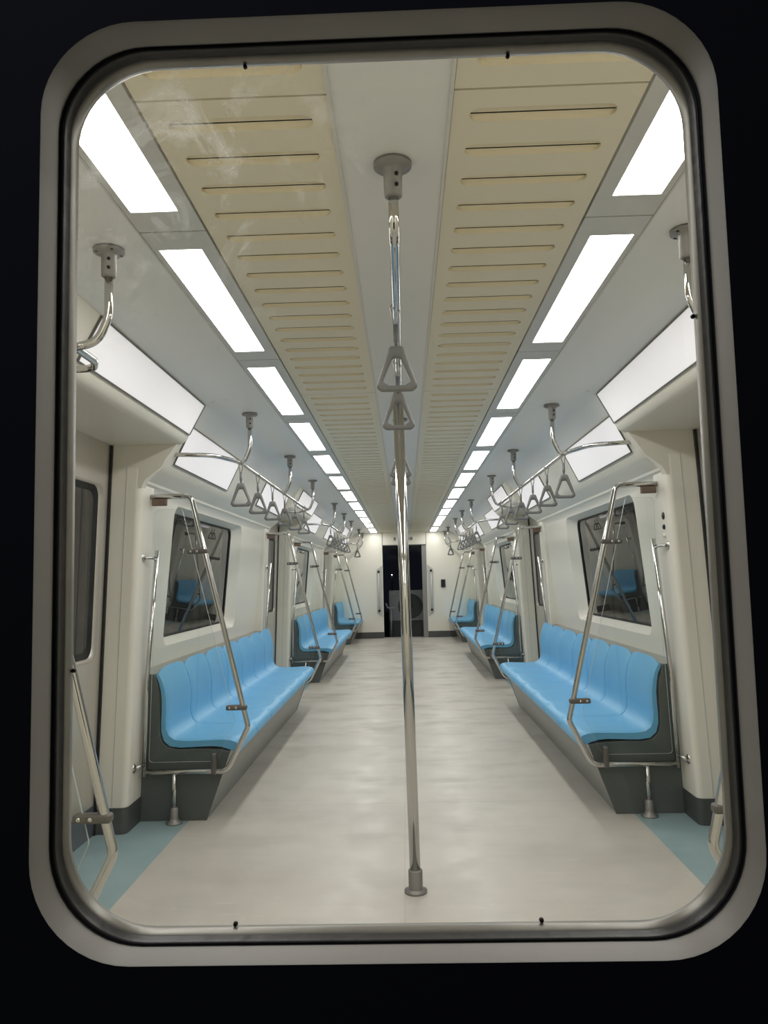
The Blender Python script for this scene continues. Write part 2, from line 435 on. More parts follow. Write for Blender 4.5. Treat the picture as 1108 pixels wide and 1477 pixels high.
# ------------------------------------------------------------------ ribbed vent panels
VB = [Y0, 1.414, 3.825, 6.36, 8.80, 11.24, 13.68, Y1]
def vent(s, i):
    a, b = VB[i]+0.003, VB[i+1]-0.003
    if i == 0: ys = [1.325-0.131*k for k in range(4)]
    elif i == 1: ys = [1.499+0.1305*k for k in range(18)]
    elif i == 2: ys = [3.91+0.1395*k for k in range(18)]
    else:
        n = 17 if i < 6 else 15
        p = (b-a-0.17)/(n-1); ys = [a+0.085+p*k for k in range(n)]
    ys = sorted(y for y in ys if a+0.04 < y < b-0.04)
    t = tag(MB().build('vent_panel', [M['vent'], M['gap'], M['slot']]), '%s cream ribbed ceiling panel from the end window, %s of the grey middle strip' % (ORD[i], SIDE[s]), 'ceiling panel', 'ribbed ceiling panels')
    t.location = (s*0.31, (a+b)/2, ZC); off = Vector(t.location)
    m = MB(); x0, x1 = 0.124, 0.498; u0, u1 = 0.160, 0.460; hw = 0.0235
    edges = [a] + [(p+q)/2 for p, q in zip(ys, ys[1:])] + [b]
    V = lambda x, y, z: Vector((s*x, y, z)) - off
    for j, y in enumerate(ys):
        e0, e1 = edges[j], edges[j+1]; n = 8
        def stad(w, zz, dy=0.0, grow=0.0):
            o = []
            for k in range(n+1):
                an = -PI/2 + PI*k/n; o.append((u1-w+grow + w*math.cos(an), y + dy + w*math.sin(an)))
            for k in range(n+1):
                an = PI/2 + PI*k/n; o.append((u0+w-grow + w*math.cos(an), y + dy + w*math.sin(an)))
            return [V(px, py, zz) for px, py in o]
        outer = []
        for k in range(n+1):
            f = k/n; outer.append((x1, e0 + (e1-e0)*f) if 0 < k < n else (x1, e0 if k == 0 else e1))
        for k in range(n+1):
            f = k/n; outer.append((x0, e1 + (e0-e1)*f) if 0 < k < n else (x0, e1 if k == 0 else e0))
        rings = [[V(px, py, ZC) for px, py in outer], stad(hw, ZC)]
        m.loft(rings, caps=False, smooth=False)
        m.loft([stad(hw, ZC), stad(hw-0.0015, ZC+0.0035), stad(hw-0.005, ZC+0.0065, 0.001), stad(hw-0.011, ZC+0.0085, 0.004), stad(0.0022, ZC+0.0095, 0.008)], caps=False, mi=2)
        m.loft([stad(0.0022, ZC+0.0095, 0.008), stad(0.0021, ZC+0.034, 0.008)], caps=False, mi=1)  # shade inside the slit is put in as dark colour on its walls
        m.ngon(stad(0.0021, ZC+0.034, 0.008), 1)
    o = [(x0, a), (x1, a), (x1, b), (x0, b)]
    m.loft([[V(px, py, ZC) for px, py in o], [V(px, py, ZC+0.048) for px, py in o]], caps=False)
    bmesh.ops.remove_doubles(m.bm, verts=m.bm.verts, dist=1e-5); bmesh.ops.recalc_face_normals(m.bm, faces=m.bm.faces)
    old = t.data; m.bm.to_mesh(old); m.bm.free()
    sharp(t, 50)
for s in (-1, 1):
    for i in range(7): vent(s, i)

# ------------------------------------------------------------------ blank white advertising panels
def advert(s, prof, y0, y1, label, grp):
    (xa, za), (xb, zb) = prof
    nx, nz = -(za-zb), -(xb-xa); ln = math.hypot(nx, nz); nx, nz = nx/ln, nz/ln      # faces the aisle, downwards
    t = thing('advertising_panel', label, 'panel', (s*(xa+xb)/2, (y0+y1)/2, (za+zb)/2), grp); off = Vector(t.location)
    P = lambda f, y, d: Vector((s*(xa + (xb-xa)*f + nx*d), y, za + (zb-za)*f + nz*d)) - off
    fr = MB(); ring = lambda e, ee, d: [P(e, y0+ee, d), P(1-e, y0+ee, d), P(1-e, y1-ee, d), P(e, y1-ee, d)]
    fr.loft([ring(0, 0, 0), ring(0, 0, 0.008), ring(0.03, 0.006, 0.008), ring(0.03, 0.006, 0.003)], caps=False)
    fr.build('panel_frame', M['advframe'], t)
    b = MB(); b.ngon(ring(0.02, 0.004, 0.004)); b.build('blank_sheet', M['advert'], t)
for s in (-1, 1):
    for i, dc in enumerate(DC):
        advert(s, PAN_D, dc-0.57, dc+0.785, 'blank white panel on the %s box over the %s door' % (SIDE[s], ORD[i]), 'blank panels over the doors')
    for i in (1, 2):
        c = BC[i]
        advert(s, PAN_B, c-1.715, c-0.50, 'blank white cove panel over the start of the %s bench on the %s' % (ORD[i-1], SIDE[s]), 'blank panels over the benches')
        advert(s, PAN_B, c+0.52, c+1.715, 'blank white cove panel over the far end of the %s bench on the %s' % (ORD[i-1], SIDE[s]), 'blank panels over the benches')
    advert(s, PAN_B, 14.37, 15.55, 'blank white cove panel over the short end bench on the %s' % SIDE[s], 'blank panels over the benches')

# ------------------------------------------------------------------ benches
SEAT_IN = [(1.291, 0.772), (1.272, 0.725), (1.258, 0.670), (1.249, 0.612), (1.248, 0.555), (1.251, 0.505), (1.248, 0.466), (1.232, 0.432), (1.205, 0.414), (1.160, 0.408), (1.09, 0.407), (1.02, 0.409), (0.96, 0.412), (0.915, 0.410), (0.885, 0.400), (0.868, 0.380), (0.866, 0.352)]
SEAT_OUT = [(1.308, 0.760), (1.292, 0.715), (1.282, 0.660), (1.277, 0.605), (1.277, 0.550), (1.280, 0.495), (1.279, 0.445), (1.266, 0.400), (1.235, 0.372), (1.180, 0.364), (1.10, 0.367), (1.02, 0.370), (0.97, 0.366), (0.935, 0.356), (0.908, 0.345), (0.890, 0.338), (0.876, 0.334)]
def seat_mesh(s, wd):
    m = MB(); nv = 20; rings_in, rings_out = [], []
    for j in range(nv+1):
        v = -1 + 2*j/nv; y = v*wd/2
        e = abs(v)**12                      # rounded side edges
        dish = 0.010*(1 - v*v)
        ri, ro = [], []
        for q, ((xi, zi), (xo, zo)) in enumerate(zip(SEAT_IN, SEAT_OUT)):
            mid = ((xi+xo)/2, (zi+zo)/2)
            top = max(0.0, 1 - q/2.5)
            dx = dish if q < 8 else 0; dz = -dish if 7 < q < 14 else 0
            wi = 0.45*e
            x_, z_ = xi + dx*(1 if 1 <= q else 0.4), zi + dz
            x_, z_ = x_ + (mid[0]-x_)*wi, z_ + (mid[1]-z_)*wi
            zt = -0.028*top*abs(v)**5
            ri.append((s*(x_-1.1), y, z_ + zt)); ro.append((s*(xo-1.1 + (0 if 1 <= q else 0)), y, zo + zt))
        rings_in.append(ri); rings_out.append(ro)
    rings = [ri + ro[::-1] for ri, ro in zip(rings_in, rings_out)]
    m.loft(rings, closed=True, caps=True, smooth=True)
    return m
BASE = [(1.424, 0.0), (1.045, 0.0), (0.922, 0.342), (0.960, 0.350), (1.10, 0.358), (1.19, 0.356), (1.245, 0.366), (1.276, 0.398), (1.288, 0.445), (1.287, 0.53), (1.292, 0.66), (1.316, 0.742), (1.424, 0.748)]
def make_bench(s, y0, y1, n, label):
    t = thing('bench', label, 'bench', (s*1.1, (y0+y1)/2, 0), 'blue seat benches'); yc = (y0+y1)/2
    loc = lambda pts: [(s*(x-1.1), z) for x, z in pts]
    b = MB(); b.prism(loc(BASE), y0-yc+0.012, y1-yc-0.012); b.build('base', M['base'], t)
    for ye, k in ((y0-yc, 1), (y1-yc, -1)):
        e = MB(); g = [(1.424, 0.0), (1.042, 0.0), (0.918, 0.344)] + BASE[3:]
        e.prism(loc(g), ye, ye + k*0.0125); e.build('end_panel', M['bend'], t, bevel=0.002)
    wd = (y1-y0-0.01)/n
    proto = None
    for k in range(n):
        y = y0 - yc + 0.005 + wd*(k+0.5)
        if proto is None:
            proto = seat_mesh(s, wd-0.009).build('seat', M['seat'], t); sharp(proto, 50); proto.location = (0, y, 0)
        else:
            c = proto.copy(); COL.objects.link(c); c.parent = t; c.location = (0, y, 0)
    return t
BENCH = [(0.86, 2.11, 3), (4.03, 7.33, 7), (9.23, 12.53, 7), (14.43, 15.78, 3)]
BLAB = ['blue seat bench on the %s behind the end window', 'row of seven blue moulded seats, the %s bench closest to the window', 'middle blue seat bench on the %s beyond the second door', 'short blue bench on the %s against the far end wall']
for s in (-1, 1):
    for i in (1, 2, 3): make_bench(s, *BENCH[i], BLAB[i] % SIDE[s])

# ------------------------------------------------------------------ stanchion frames with glass screens at the bench ends
FY = [2.165, 3.985, 7.375, 9.185, 12.575, 14.385]
TOPZ = 1.667
def make_frame(s, label, y, k_):
    t = thing('grab_frame', label, 'grab rail', (s*1.2, y, 0), 'bench end grab frames')
    P = lambda x, z, yy=0.0: (s*(x-1.2), yy, z)
    k = MB(); k.tube(fillet([P(1.318, TOPZ), P(1.108, TOPZ), P(0.815, 0.475), P(0.925, 0.255), P(1.348, 0.255)], [0.045, 0.05, 0.07]), 0.0140, 14)
    k.build('bent_tube', M['chrome'], t)
    v = MB(); v.tube(fillet([P(1.286, 1.385), P(1.338, 0.70), P(1.345, 0.235)], [0.15]), 0.0115, 12)
    v.build('upright_rail', M['chrome'], t)
    for z, x0, x1 in ((1.345, 1.289, 1.332), (0.293, 1.345, 1.374)):
        f = MB(); f.tube([P(x0, z), P(x1-0.006, z, -k_*0.072)], 0.009, 10); f.lathe([(0.0, s*0.006), (0.023, s*0.006), (0.023, 0), (0.014, -s*0.006), (0.0, -s*0.006)], c=P(x1, z, -k_*0.075), axis='x', n=18)
        f.build('wall_fixing', M['chrome'], t)
    b = MB(); b.box(*[tuple(min(q) if j == 0 else max(q) for q in zip(P(1.235, TOPZ-0.048, -0.014), P(1.312, TOPZ-0.012, 0.014))) for j in (0, 1)])
    b.build('top_bracket', M['rust'], t, bevel=0.004)
    g = [(1.300, 1.585), (1.168, 1.600)]; 
    poly = fillet([(1.30, 1.10, 0), (1.296, 1.60, 0), (1.153, 1.60, 0), (0.883, 0.505, 0), (0.975, 0.305, 0), (1.325, 0.305, 0), (1.30, 1.10, 0)], [0.03, 0.02, 0.03, 0.03, 0.02], 4)[:-1]
    pts = [P(p.x, p.y) for p in poly]
    gm = MB()
    gm.loft([[(x, -0.004, z) for x, _, z in pts], [(x, 0.004, z) for x, _, z in pts]], caps=False, mi=1)
    gm.ngon([(x, -0.004, z) for x, _, z in pts], 0)
    gm.build('glass_screen', [M['clear'], M['gedge']], t)
    xt = lambda z: 0.815 + (1.108-0.815)*(z-0.475)/(TOPZ-0.475)
    for z in (1.375, 0.572):
        c = MB(); x0, x1 = xt(z)-0.019, xt(z)+0.088
        c.box(*[tuple(min(q) if j == 0 else max(q) for q in zip(P(x0, z-0.013, -0.018), P(x1, z+0.013, 0.018))) for j in (0, 1)])
        cl = c.build('clamp', M['clampm'], t, bevel=0.009, segs=3)
        for xx in (x0+0.055, x0+0.088):
            sc = MB(); sc.lathe([(0, -0.0205), (0.006, -0.020), (0.0065, -0.0175), (0.0065, -0.017)], c=P(xx, z), axis='y', n=10); sc.build('screw', M['chrome'], cl)
    c = MB(); c.box(*[tuple(min(q) if j == 0 else max(q) for q in zip(P(0.978, 0.238, -0.018), P(1.004, 0.345, 0.018))) for j in (0, 1)])
    c.build('clamp', M['clampm'], t, bevel=0.009, segs=3)
    f = MB(); f.lathe([(0.0, 0.0), (0.042, 0.0), (0.042, 0.007), (0.026, 0.014), (0.021, 0.03), (0.0195, 0.075), (0.0125, 0.082), (0.0, 0.082)], c=P(1.195, 0.0), n=20)
    f.build('foot', M['cast'], t)
    f = MB(); f.tube([P(1.195, 0.07), P(1.195, 0.252)], 0.0115, 12); f.build('support_post', M['chrome'], t)
    return t
FLAB = ['steel grab frame nearest the end window on the %s, cut off by the window edge', 'steel grab frame with glass at the near end of the first bench on the %s', 'steel grab frame with glass at the far end of the first bench on the %s',
        'steel grab frame at the near end of the middle bench on the %s', 'steel grab frame at the far end of the middle bench on the %s', 'steel grab frame beside the short end bench on the %s']
for s in (-1, 1):
    protos = {}
    for i, y in enumerate(FY):
        lb = FLAB[i] % SIDE[s]; k_ = -1 if i % 2 == 0 else 1     # far end / near end of a bench
        if k_ not in protos: protos[k_] = make_frame(s, lb, y, k_)
        else: copy_tree(protos[k_], (s*1.2, y, 0), lb)

# ------------------------------------------------------------------ overhead rails
def flange(m, x, y):
    m.lathe([(0.0, ZC-0.001), (0.043, ZC-0.001), (0.043, ZC-0.010), (0.025, ZC-0.014), (0.0215, ZC-0.02), (0.0205, ZC-0.078), (0.016, ZC-0.082), (0.0, ZC-0.082)], c=(x, y, 0), n=24)
RZ, RX = 1.872, 0.895
def make_rail(s, label, yc, drops, ends, DX=0.842):
    t = thing('overhead_grab_rail', label, 'grab rail', (s*RX, yc, ZC), 'side overhead grab rails'); off = Vector(t.location)
    def L(p): return Vector(p) - off
    r = 0.0118
    pts, rad = [], []
    if ends[0]: pts += [(s*1.198, yc-1.752, 1.880), (s*0.985, yc-1.72, 1.876), (s*RX, yc-1.50, RZ)]; rad += [0.12, 0.35]
    else: pts += [(s*RX, Y0, RZ)]
    if ends[1]:
        pts += [(s*RX, yc+1.50, RZ), (s*0.985, yc+1.72, 1.876), (s*1.14, yc+1.752, 1.880)]; rad += [0.35, 0.12]
    else: pts += [(s*RX, Y1-0.002, RZ)]
    if ends == (0, 1): pts = [(s*RX, Y0, RZ), (s*RX, 2.20, RZ), (s*0.935, 2.296, 1.876), (s*1.155, 2.300, 1.880)]
    rad = rad if len(rad) == len(pts)-2 else [0.3, 0.12][-(len(pts)-2):] if not ends[0] else rad
    if ends == (1, 0): rad = [0.12, 0.35]
    if ends == (0, 1): rad = [0.09, 0.07]
    m = MB(); m.tube([L(p) for p in fillet(pts, rad)], r, 12); m.build('rail', M['chrome'], t)
    for e, sg in ((0, -1), (1, 1)):
        if ends[e]:
            f = MB(); x = 1.19 if sg < 0 else 1.135
            f.lathe([(0.0, s*0.022), (0.024, s*0.022), (0.024, s*0.012), (0.016, s*0.004), (0.0, s*0.004)], c=L((s*(x if ends[0] else x+0.015), yc+sg*1.752 if ends[0] else 2.300, 1.880)), axis='x', n=18)
            f.build('end_fixing', M['cast'], t)
    for dy in drops:
        y = yc + dy
        d = MB(); d.tube([L(p) for p in fillet([(s*DX, y, ZC-0.06), (s*DX, y, 1.955), (s*(DX+0.03), y, 1.885), (s*RX, y, RZ)], [0.10, 0.06])], r, 12)
        d.build('drop_tube', M['chrome'], t)
        f = MB(); f.bm.free(); f.bm = bmesh.new()
        flange(f, s*DX-off.x, y-off.y)
        for v in f.bm.verts: v.co.z -= off.z
        fo = f.build('ceiling_flange', M['cast'], t)
        for an in (0.6, 2.2, 3.7, 5.3):
            sc = MB(); sc.lathe([(0.0, ZC-0.014), (0.0045, ZC-0.013), (0.005, ZC-0.0095)], c=(s*DX-off.x+0.034*math.cos(an), y-off.y+0.034*math.sin(an), -off.z), n=8); sc.build('screw', M['rubber'], fo)
        for zz in (0.035, 0.06):
            sc = MB(); sc.lathe([(0.0, -0.0235), (0.0045, -0.023), (0.005, -0.019)], c=(s*DX-off.x+0.007, y-off.y, -zz), axis='y', n=8); sc.build('screw', M['rubber'], fo)
    return t
RLAB = ['overhead steel rail nearest the end window on the %s, only its curved end in view', 'long overhead steel rail above the first bench on the %s', 'overhead steel rail above the middle bench on the %s', 'overhead steel rail above the short end bench on the %s']
for s in (-1, 1):
    make_rail(s, RLAB[0] % SIDE[s], BC[0], (1.585,), (0, 1), 0.802)
    for i in (1, 2): make_rail(s, RLAB[i] % SIDE[s], BC[i], (-1.455, 0.06, 1.50), (1, 1))
    make_rail(s, RLAB[3] % SIDE[s], BC[3], (-1.60, -0.35), (1, 0))

# centre rails with a pole under the middle of each
CZ = 1.985
def make_centre(label, yc):
    t = thing('overhead_grab_rail', label, 'grab rail', (0.0, yc, ZC), 'middle overhead grab rails'); off = Vector(t.location)
    m = MB(); m.tube([Vector(p)-off for p in fillet([(0, yc-1.41, ZC-0.06), (0, yc-1.41, CZ), (0, yc+1.41, CZ), (0, yc+1.41, ZC-0.06)], [0.09, 0.09], 8)], 0.0118, 14)
    m.build('rail', M['chrome'], t)
    for y in (-1.41, 1.41):
        f = MB(); flange(f, 0, y)
        for v in f.bm.verts: v.co.z -= off.z
        fo = f.build('ceiling_flange', M['cast'], t)
        for zz in (0.035, 0.06):
            sc = MB(); sc.lathe([(0.0, -0.0235), (0.0045, -0.023), (0.005, -0.019)], c=(0.008, y, -zz), axis='y', n=8); sc.build('screw', M['rubber'], fo)
    return t
p = make_centre('first overhead steel rail under the grey middle ceiling strip', DC[0])
copy_tree(p, (0, DC[1], ZC), 'second overhead steel rail under the grey middle strip, beyond the front pole')
copy_tree(p, (0, DC[2], ZC), 'third overhead steel rail under the grey middle strip, by the far wall')
def make_pole(label, y):
    t = thing('pole', label, 'pole', (0.016, y, 0), 'floor poles in the aisle')
    m = MB(); m.tube([(0, 0, 0.01), (-0.022, 0, CZ-0.03)], 0.0215, 24); m.build('shaft', M['chrome'], t)
    f = MB(); f.lathe([(0.0, 0.0), (0.044, 0.0), (0.044, 0.009), (0.029, 0.011), (0.0275, 0.014), (0.0275, 0.082), (0.025, 0.085), (0.0, 0.085)], n=28); f.build('floor_flange', M['cast'], t)
    c = MB(); c.lathe([(0.0, CZ-0.055), (0.0225, CZ-0.05), (0.023, CZ-0.03), (0.015, CZ-0.012), (0.0, CZ-0.012)], c=(-0.022, 0, 0), n=20); c.build('top_collar', M['cast'], t)
    return t
p = make_pole('tall polished steel pole standing in the front of the aisle', DC[0]+0.015)
copy_tree(p, (0.016, DC[1], 0), 'second steel pole, standing in the aisle behind the front pole')
copy_tree(p, (0.016, DC[2], 0), 'third steel pole, standing in the aisle close to the far doorway')

# ------------------------------------------------------------------ hanging straps
def tri(w, h, wt, seg=5):
    """rounded triangle outline, top at z = 0"""
    pts = [(-wt, 0), (wt, 0), (w/2, -h+0.012), (w/2-0.016, -h), (-w/2+0.016, -h), (-w/2, -h+0.012)]
    return [(q.x, q.z) for q in fillet([( (pts[-1][0]+pts[0][0])/2, 0, (pts[-1][1]+pts[0][1])/2)] + [(x, 0, z) for x, z in pts] + [((pts[-1][0]+pts[0][0])/2, 0, (pts[-1][1]+pts[0][1])/2)], [0.012, 0.012, 0.012, 0.012, 0.012, 0.012], seg)[:-1]]
def make_strap(label, loc, grp):
    t = thing('hanging_strap', label, 'hanging strap', loc, grp)
    w = MB()
    loop = []
    for k in range(11):
        a = PI*k/10; loop.append((0.0135*math.cos(a), 0, 0.0135*math.sin(a)))
    w.tube([(0.002, 0, -0.062)] + loop[:] + [(-0.002, 0, -0.062)], 0.0026, 8); w.build('strap_loop', M['strapw'], t)
    sl = MB(); sl.lathe([(0.0, -0.055), (0.0062, -0.054), (0.0072, -0.05), (0.0072, -0.098), (0.0045, -0.102), (0.004, -0.125), (0, -0.125)], n=12); sl.build('sleeve', M['sleeve'], t)
    h = MB(); zt = -0.112
    o = tri(0.120, 0.132, 0.019)
    i = tri(0.080, 0.080, 0.011)
    # inner opening starts lower than the solid top
    i = [(x, z-0.035) for x, z in i]
    n = len(o)
    def ring(outl, y, sc=0.0):
        return [(x, y, z+zt) for x, z in outl]
    def lerp(f): return [(xo+(xi-xo)*f, zo+(zi-zo)*f) for (xo, zo), (xi, zi) in zip(o, i)]
    R = [ring(lerp(f), y) for f, y in ((0.0, 0.003), (0.12, 0.0075), (0.5, 0.0095), (0.85, 0.0075), (1.0, 0.003), (1.0, -0.003), (0.85, -0.0075), (0.5, -0.0095), (0.12, -0.0075), (0.0, -0.003))]
    h.loft(R + [R[0]], caps=False, smooth=True); h.build('handle', M['strapm'], t)
    return t
sp = None
def strap(loc, label, grp):
    global sp
    if sp is None: sp = make_strap(label, loc, grp)
    else: copy_tree(sp, loc, label, grp)
SY = [-1.45, -0.95, -0.42, 0.12, 0.68, 1.24]
for i, dc in enumerate(DC):
    for j, dy in enumerate((-0.93, -0.36, 0.95, 1.3)):
        strap((-0.004, dc+dy, CZ), '%s grey triangle hand strap on the %s middle rail, counted from the window' % (ORD[j], ORD[i]), 'hand straps on the middle rails')
for s in (-1, 1):
    for i in (1, 2):
        for j, dy in enumerate(SY):
            strap((s*RX, BC[i]+dy, RZ), '%s grey triangle hand strap on the %s rail above the %s bench' % (ORD[j], SIDE[s], ('first', 'middle')[i-1]), 'hand straps on the side rails')
    for j, dy in enumerate((-1.40, -1.22)):
        strap((s*RX, BC[3]+dy, RZ), '%s grey hand strap on the %s rail by the far end wall' % (ORD[j], SIDE[s]), 'hand straps on the side rails')

# ------------------------------------------------------------------ far end wall with its doorway
DX0, DX1, DZ = -0.445, 0.455, 1.892
mb = MB()
mb.box((-1.62, Y1, 0), (DX0, Y1+0.10, ZC+0.03)); mb.box((DX1, Y1, 0), (1.62, Y1+0.10, ZC+0.03)); mb.box((DX0, Y1+0.004, DZ), (DX1, Y1+0.10, ZC+0.03))
mb.build('wall_front', M['wall_end'], kind='structure')
mb = MB()
for x in (DX0, DX1): mb.box((x-0.004, Y1-0.003, DZ), (x+0.004, Y1+0.002, ZC))
mb.box((DX0-0.002, Y1-0.004, DZ-0.012), (DX1+0.002, Y1+0.02, DZ+0.004))
mb.build('trim_4', M['advframe'], kind='structure')
mb = MB(); mb.box((0.362, Y1+0.02, 0), (DX1, Y1+0.10, DZ)); mb.build('trim_5', M['cast'], kind='structure')
for n_, x0, x1 in (('baseboard_front', -1.30, DX0), ('baseboard_front', DX1, 1.30)):
    mb = MB(); mb.box((x0, Y1-0.012, 0), (x1, Y1, 0.125)); mb.build(n_, M['skirt'], kind='structure')
for s in (-1, 1):
    xr = 0.535*s + 0.005
    t = thing('door_handrail', 'upright steel handrail in a pale recess %s of the far doorway' % SIDE[s], 'handrail', (xr, Y1, 0.42), 'far doorway handrails')
    bk = MB(); q = [(-0.073, 0.0), (0.045, 0.09), (0.045, 0.97), (-0.073, 1.06)]
    q = [(s*x, z) for x, z in q]
    bk.loft([[(x, -0.012, z) for x, z in q], [(x, 0.0, z) for x, z in q]]); bk.build('backplate', M['recess'], t, bevel=0.003)
    rd = MB(); rd.tube([(0, -0.05, 0.12), (0, -0.05, 0.95)], 0.013, 12); rd.build('rod', M['bead'], t)
    for z in (0.14, 0.93):
        kb = MB(); kb.lathe([(0.0, -0.072), (0.022, -0.070), (0.026, -0.04), (0.018, -0.012), (0.0, -0.012)], c=(0, 0, z), axis='y', n=14); kb.build('knob', M['dark'], t)
t = thing('switch_box', 'small black box on the end wall, right of the far doorway', 'switch', (0.783, Y1, 1.085))
mb = MB(); mb.box((-0.045, -0.03, -0.08), (0.045, 0, 0.08)); mb.build('box_body', M['dark'], t, bevel=0.006)
mb = MB(); mb.box((-0.03, -0.034, -0.05), (0.03, -0.029, 0.05)); mb.build('cover', M['rubber'], t, bevel=0.003)
def text(name, body, size, loc, rot, m, label, cat):
    c = bpy.data.curves.new(name, 'FONT'); c.body = body; c.size = size; c.extrude = 0.001; c.align_x = 'CENTER'; c.align_y = 'CENTER'; c.offset = 0.002
    c.materials.append(m); o0 = bpy.data.objects.new(name + '_curve', c); me = bpy.data.meshes.new_from_object(o0); bpy.data.objects.remove(o0); bpy.data.curves.remove(c)
    o = bpy.data.objects.new(name, me); COL.objects.link(o); o.location = loc; o.rotation_euler = rot
    return tag(o, label, cat) if label else o
t = thing('car_number', 'small dark car number on the panel above the far doorway', 'number', (0.0, Y1+0.002, 2.012))
for body, x in (('8', -0.185), ('118', 0.110)):
    q = text('digit', body, 0.092, (x, 0, 0), (PI/2, 0, 0), M['digit'], None, None); q.parent = t

# ------------------------------------------------------------------ the yard seen through the far doorway
mb = MB(); mb.box((-6, Y1+0.25, -0.12), (6, 30, -0.06)); mb.build('ground', M['ground'], kind='structure')
t = thing('air_conditioner', 'white outdoor air conditioner with a round fan seen through the far doorway', 'air conditioner', (0.045, 16.9, -0.06))
mb = MB(); mb.box((-0.40, 0, 0.34), (0.36, 0.32, 1.005)); mb.build('casing', M['acwhite'], t, bevel=0.012)
mb = MB(); mb.box((-0.40, 0.02, 0.0), (0.36, 0.30, 0.335)); mb.build('stand', M['acdark'], t)
mb = MB(); mb.lathe([(0.0, -0.004), (0.25, -0.004), (0.262, -0.012), (0.27, -0.002), (0.27, 0.002)], c=(0.065, 0, 0.66), axis='y', n=40); fg = mb.build('fan_grille', M['acdark'], t)
mb = MB()
for k in range(5): mb.lathe([(0.05+0.045*k-0.004, -0.010), (0.05+0.045*k+0.004, -0.010), (0.05+0.045*k+0.004, -0.006), (0.05+0.045*k-0.004, -0.006), (0.05+0.045*k-0.004, -0.010)], c=(0.065, 0, 0.66), axis='y', n=36, caps=False)
mb.build('grille_ring', M['acdark'], fg)
mb = MB(); mb.lathe([(0.0, -0.022), (0.05, -0.020), (0.055, -0.006)], c=(0.065, 0, 0.66), axis='y', n=24); mb.build('fan_hub', M['acdark'], t)
mb = MB(); mb.box((-0.38, -0.006, 0.92), (-0.25, 0.0, 0.96)); mb.build('badge', M['post'], t)
t = thing('post', 'slim pale post with a short cross arm left of the air conditioner', 'post', (-0.32, 16.6, -0.06))
mb = MB(); mb.tube([(0, 0, 0), (0.02, 0, 0.60)], 0.018, 12); mb.build('shaft', M['post'], t)
mb = MB(); mb.tube(fillet([(-0.10, 0, 0.74), (-0.06, 0, 0.64), (0.09, 0, 0.63)], [0.05]), 0.02, 10); mb.build('cross_arm', M['post'], t)
mb = MB(); mb.tube(fillet([(0.08, 16.5, -0.05), (0.12, 16.4, -0.045), (0.26, 16.38, -0.045), (0.36, 16.5, -0.045), (0.40, 16.7, -0.05)], [0.05, 0.06, 0.06]), 0.012, 10)
tag(mb.build('hose', M['post']), 'pale hose curled on the ground below the air conditioner', 'hose')
t = thing('yard_lamp', 'tiny bright lamp shining in the dark beyond the far doorway', 'lamp', (-0.33, 20.0, 1.3))
mb = MB(); mb.lathe([(0, 0.013), (0.010, 0.009), (0.013, 0), (0.010, -0.009), (0, -0.013)], n=14); mb.build('bulb', M['dot'], t)
mb = MB(); mb.tube([(0, 0.02, 0.01), (0, 0.02, -1.36)], 0.02, 10); mb.build('lamp_post', M['acdark'], t)

# ------------------------------------------------------------------ small things on the pillars
t = thing('lock_plate', 'two dark keyholes and a pale button high on the right front pillar', 'lock', (1.327, 3.935, 1.452))
for z, r in ((0.045, 0.019), (-0.012, 0.013)):
    mb = MB(); mb.lathe([(0, -0.006), (r*0.7, -0.006), (r, -0.003), (r, 0.012), (0, 0.012)], c=(0, 0, z), axis='x', n=18); mb.build('keyhole', M['dark'], t)
mb = MB(); mb.lathe([(0, -0.006), (0.011, -0.005), (0.013, 0.0), (0.013, 0.012), (0, 0.012)], c=(0, 0, -0.055), axis='x', n=16); mb.build('button', M['wall'], t)
mb = MB(); mb.box((-1.356, 7.48, 1.42), (-1.345, 7.53, 1.58)); tag(mb.build('sticker', M['red']), 'narrow red sticker at the edge of the second left door', 'sticker')

# ------------------------------------------------------------------ near end wall and its window
WX, WZ = -0.0115, 1.3135
def win(hw, hh, r, seg=12): return rrect(WX-hw, WX+hw, WZ-hh, WZ+hh, r, seg)
mb = MB()
mb.holed([(-1.62, -0.3), (1.62, -0.3), (1.62, 2.6), (-1.62, 2.6)], win(0.3082, 0.4182, 0.086), lambda u, v: (u, 0.6645, v))
mb.build('wall_back', M['black'], kind='structure')
mb = MB()
mb.holed([(-1.62, 0.0), (1.62, 0.0), (1.62, 2.25), (-1.62, 2.25)], win(0.335, 0.452, 0.11), lambda u, v: (u, Y0, v))
mb.build('wall_back', M['wall_end'], kind='structure')
w1 = bpy.data.objects.new('window_1', None); COL.objects.link(w1); w1['kind'] = 'structure'
def rings(*spec): return [[(u, y, v) for u, v in win(hw, hh, r)] for hw, hh, r, y in spec]
mb = MB(); mb.loft(rings((0.3082, 0.4182, 0.086, 0.6645), (0.3075, 0.4175, 0.0855, 0.667), (0.3062, 0.4175, 0.0850, 0.697)), caps=False, smooth=True); mb.build('frame_ring', M['ring'], w1)
mb = MB(); mb.loft(rings((0.3062, 0.4175, 0.085, 0.697), (0.3052, 0.4173, 0.085, 0.7015), (0.3042, 0.4165, 0.0845, 0.699), (0.3030, 0.4160, 0.084, 0.6985), (0.3022, 0.4155, 0.0835, 0.7025), (0.3010, 0.4145, 0.083, 0.7055), (0.2992, 0.4135, 0.082, 0.7085)), caps=False, smooth=True); mb.build('window_gasket', M['gasket'], w1)
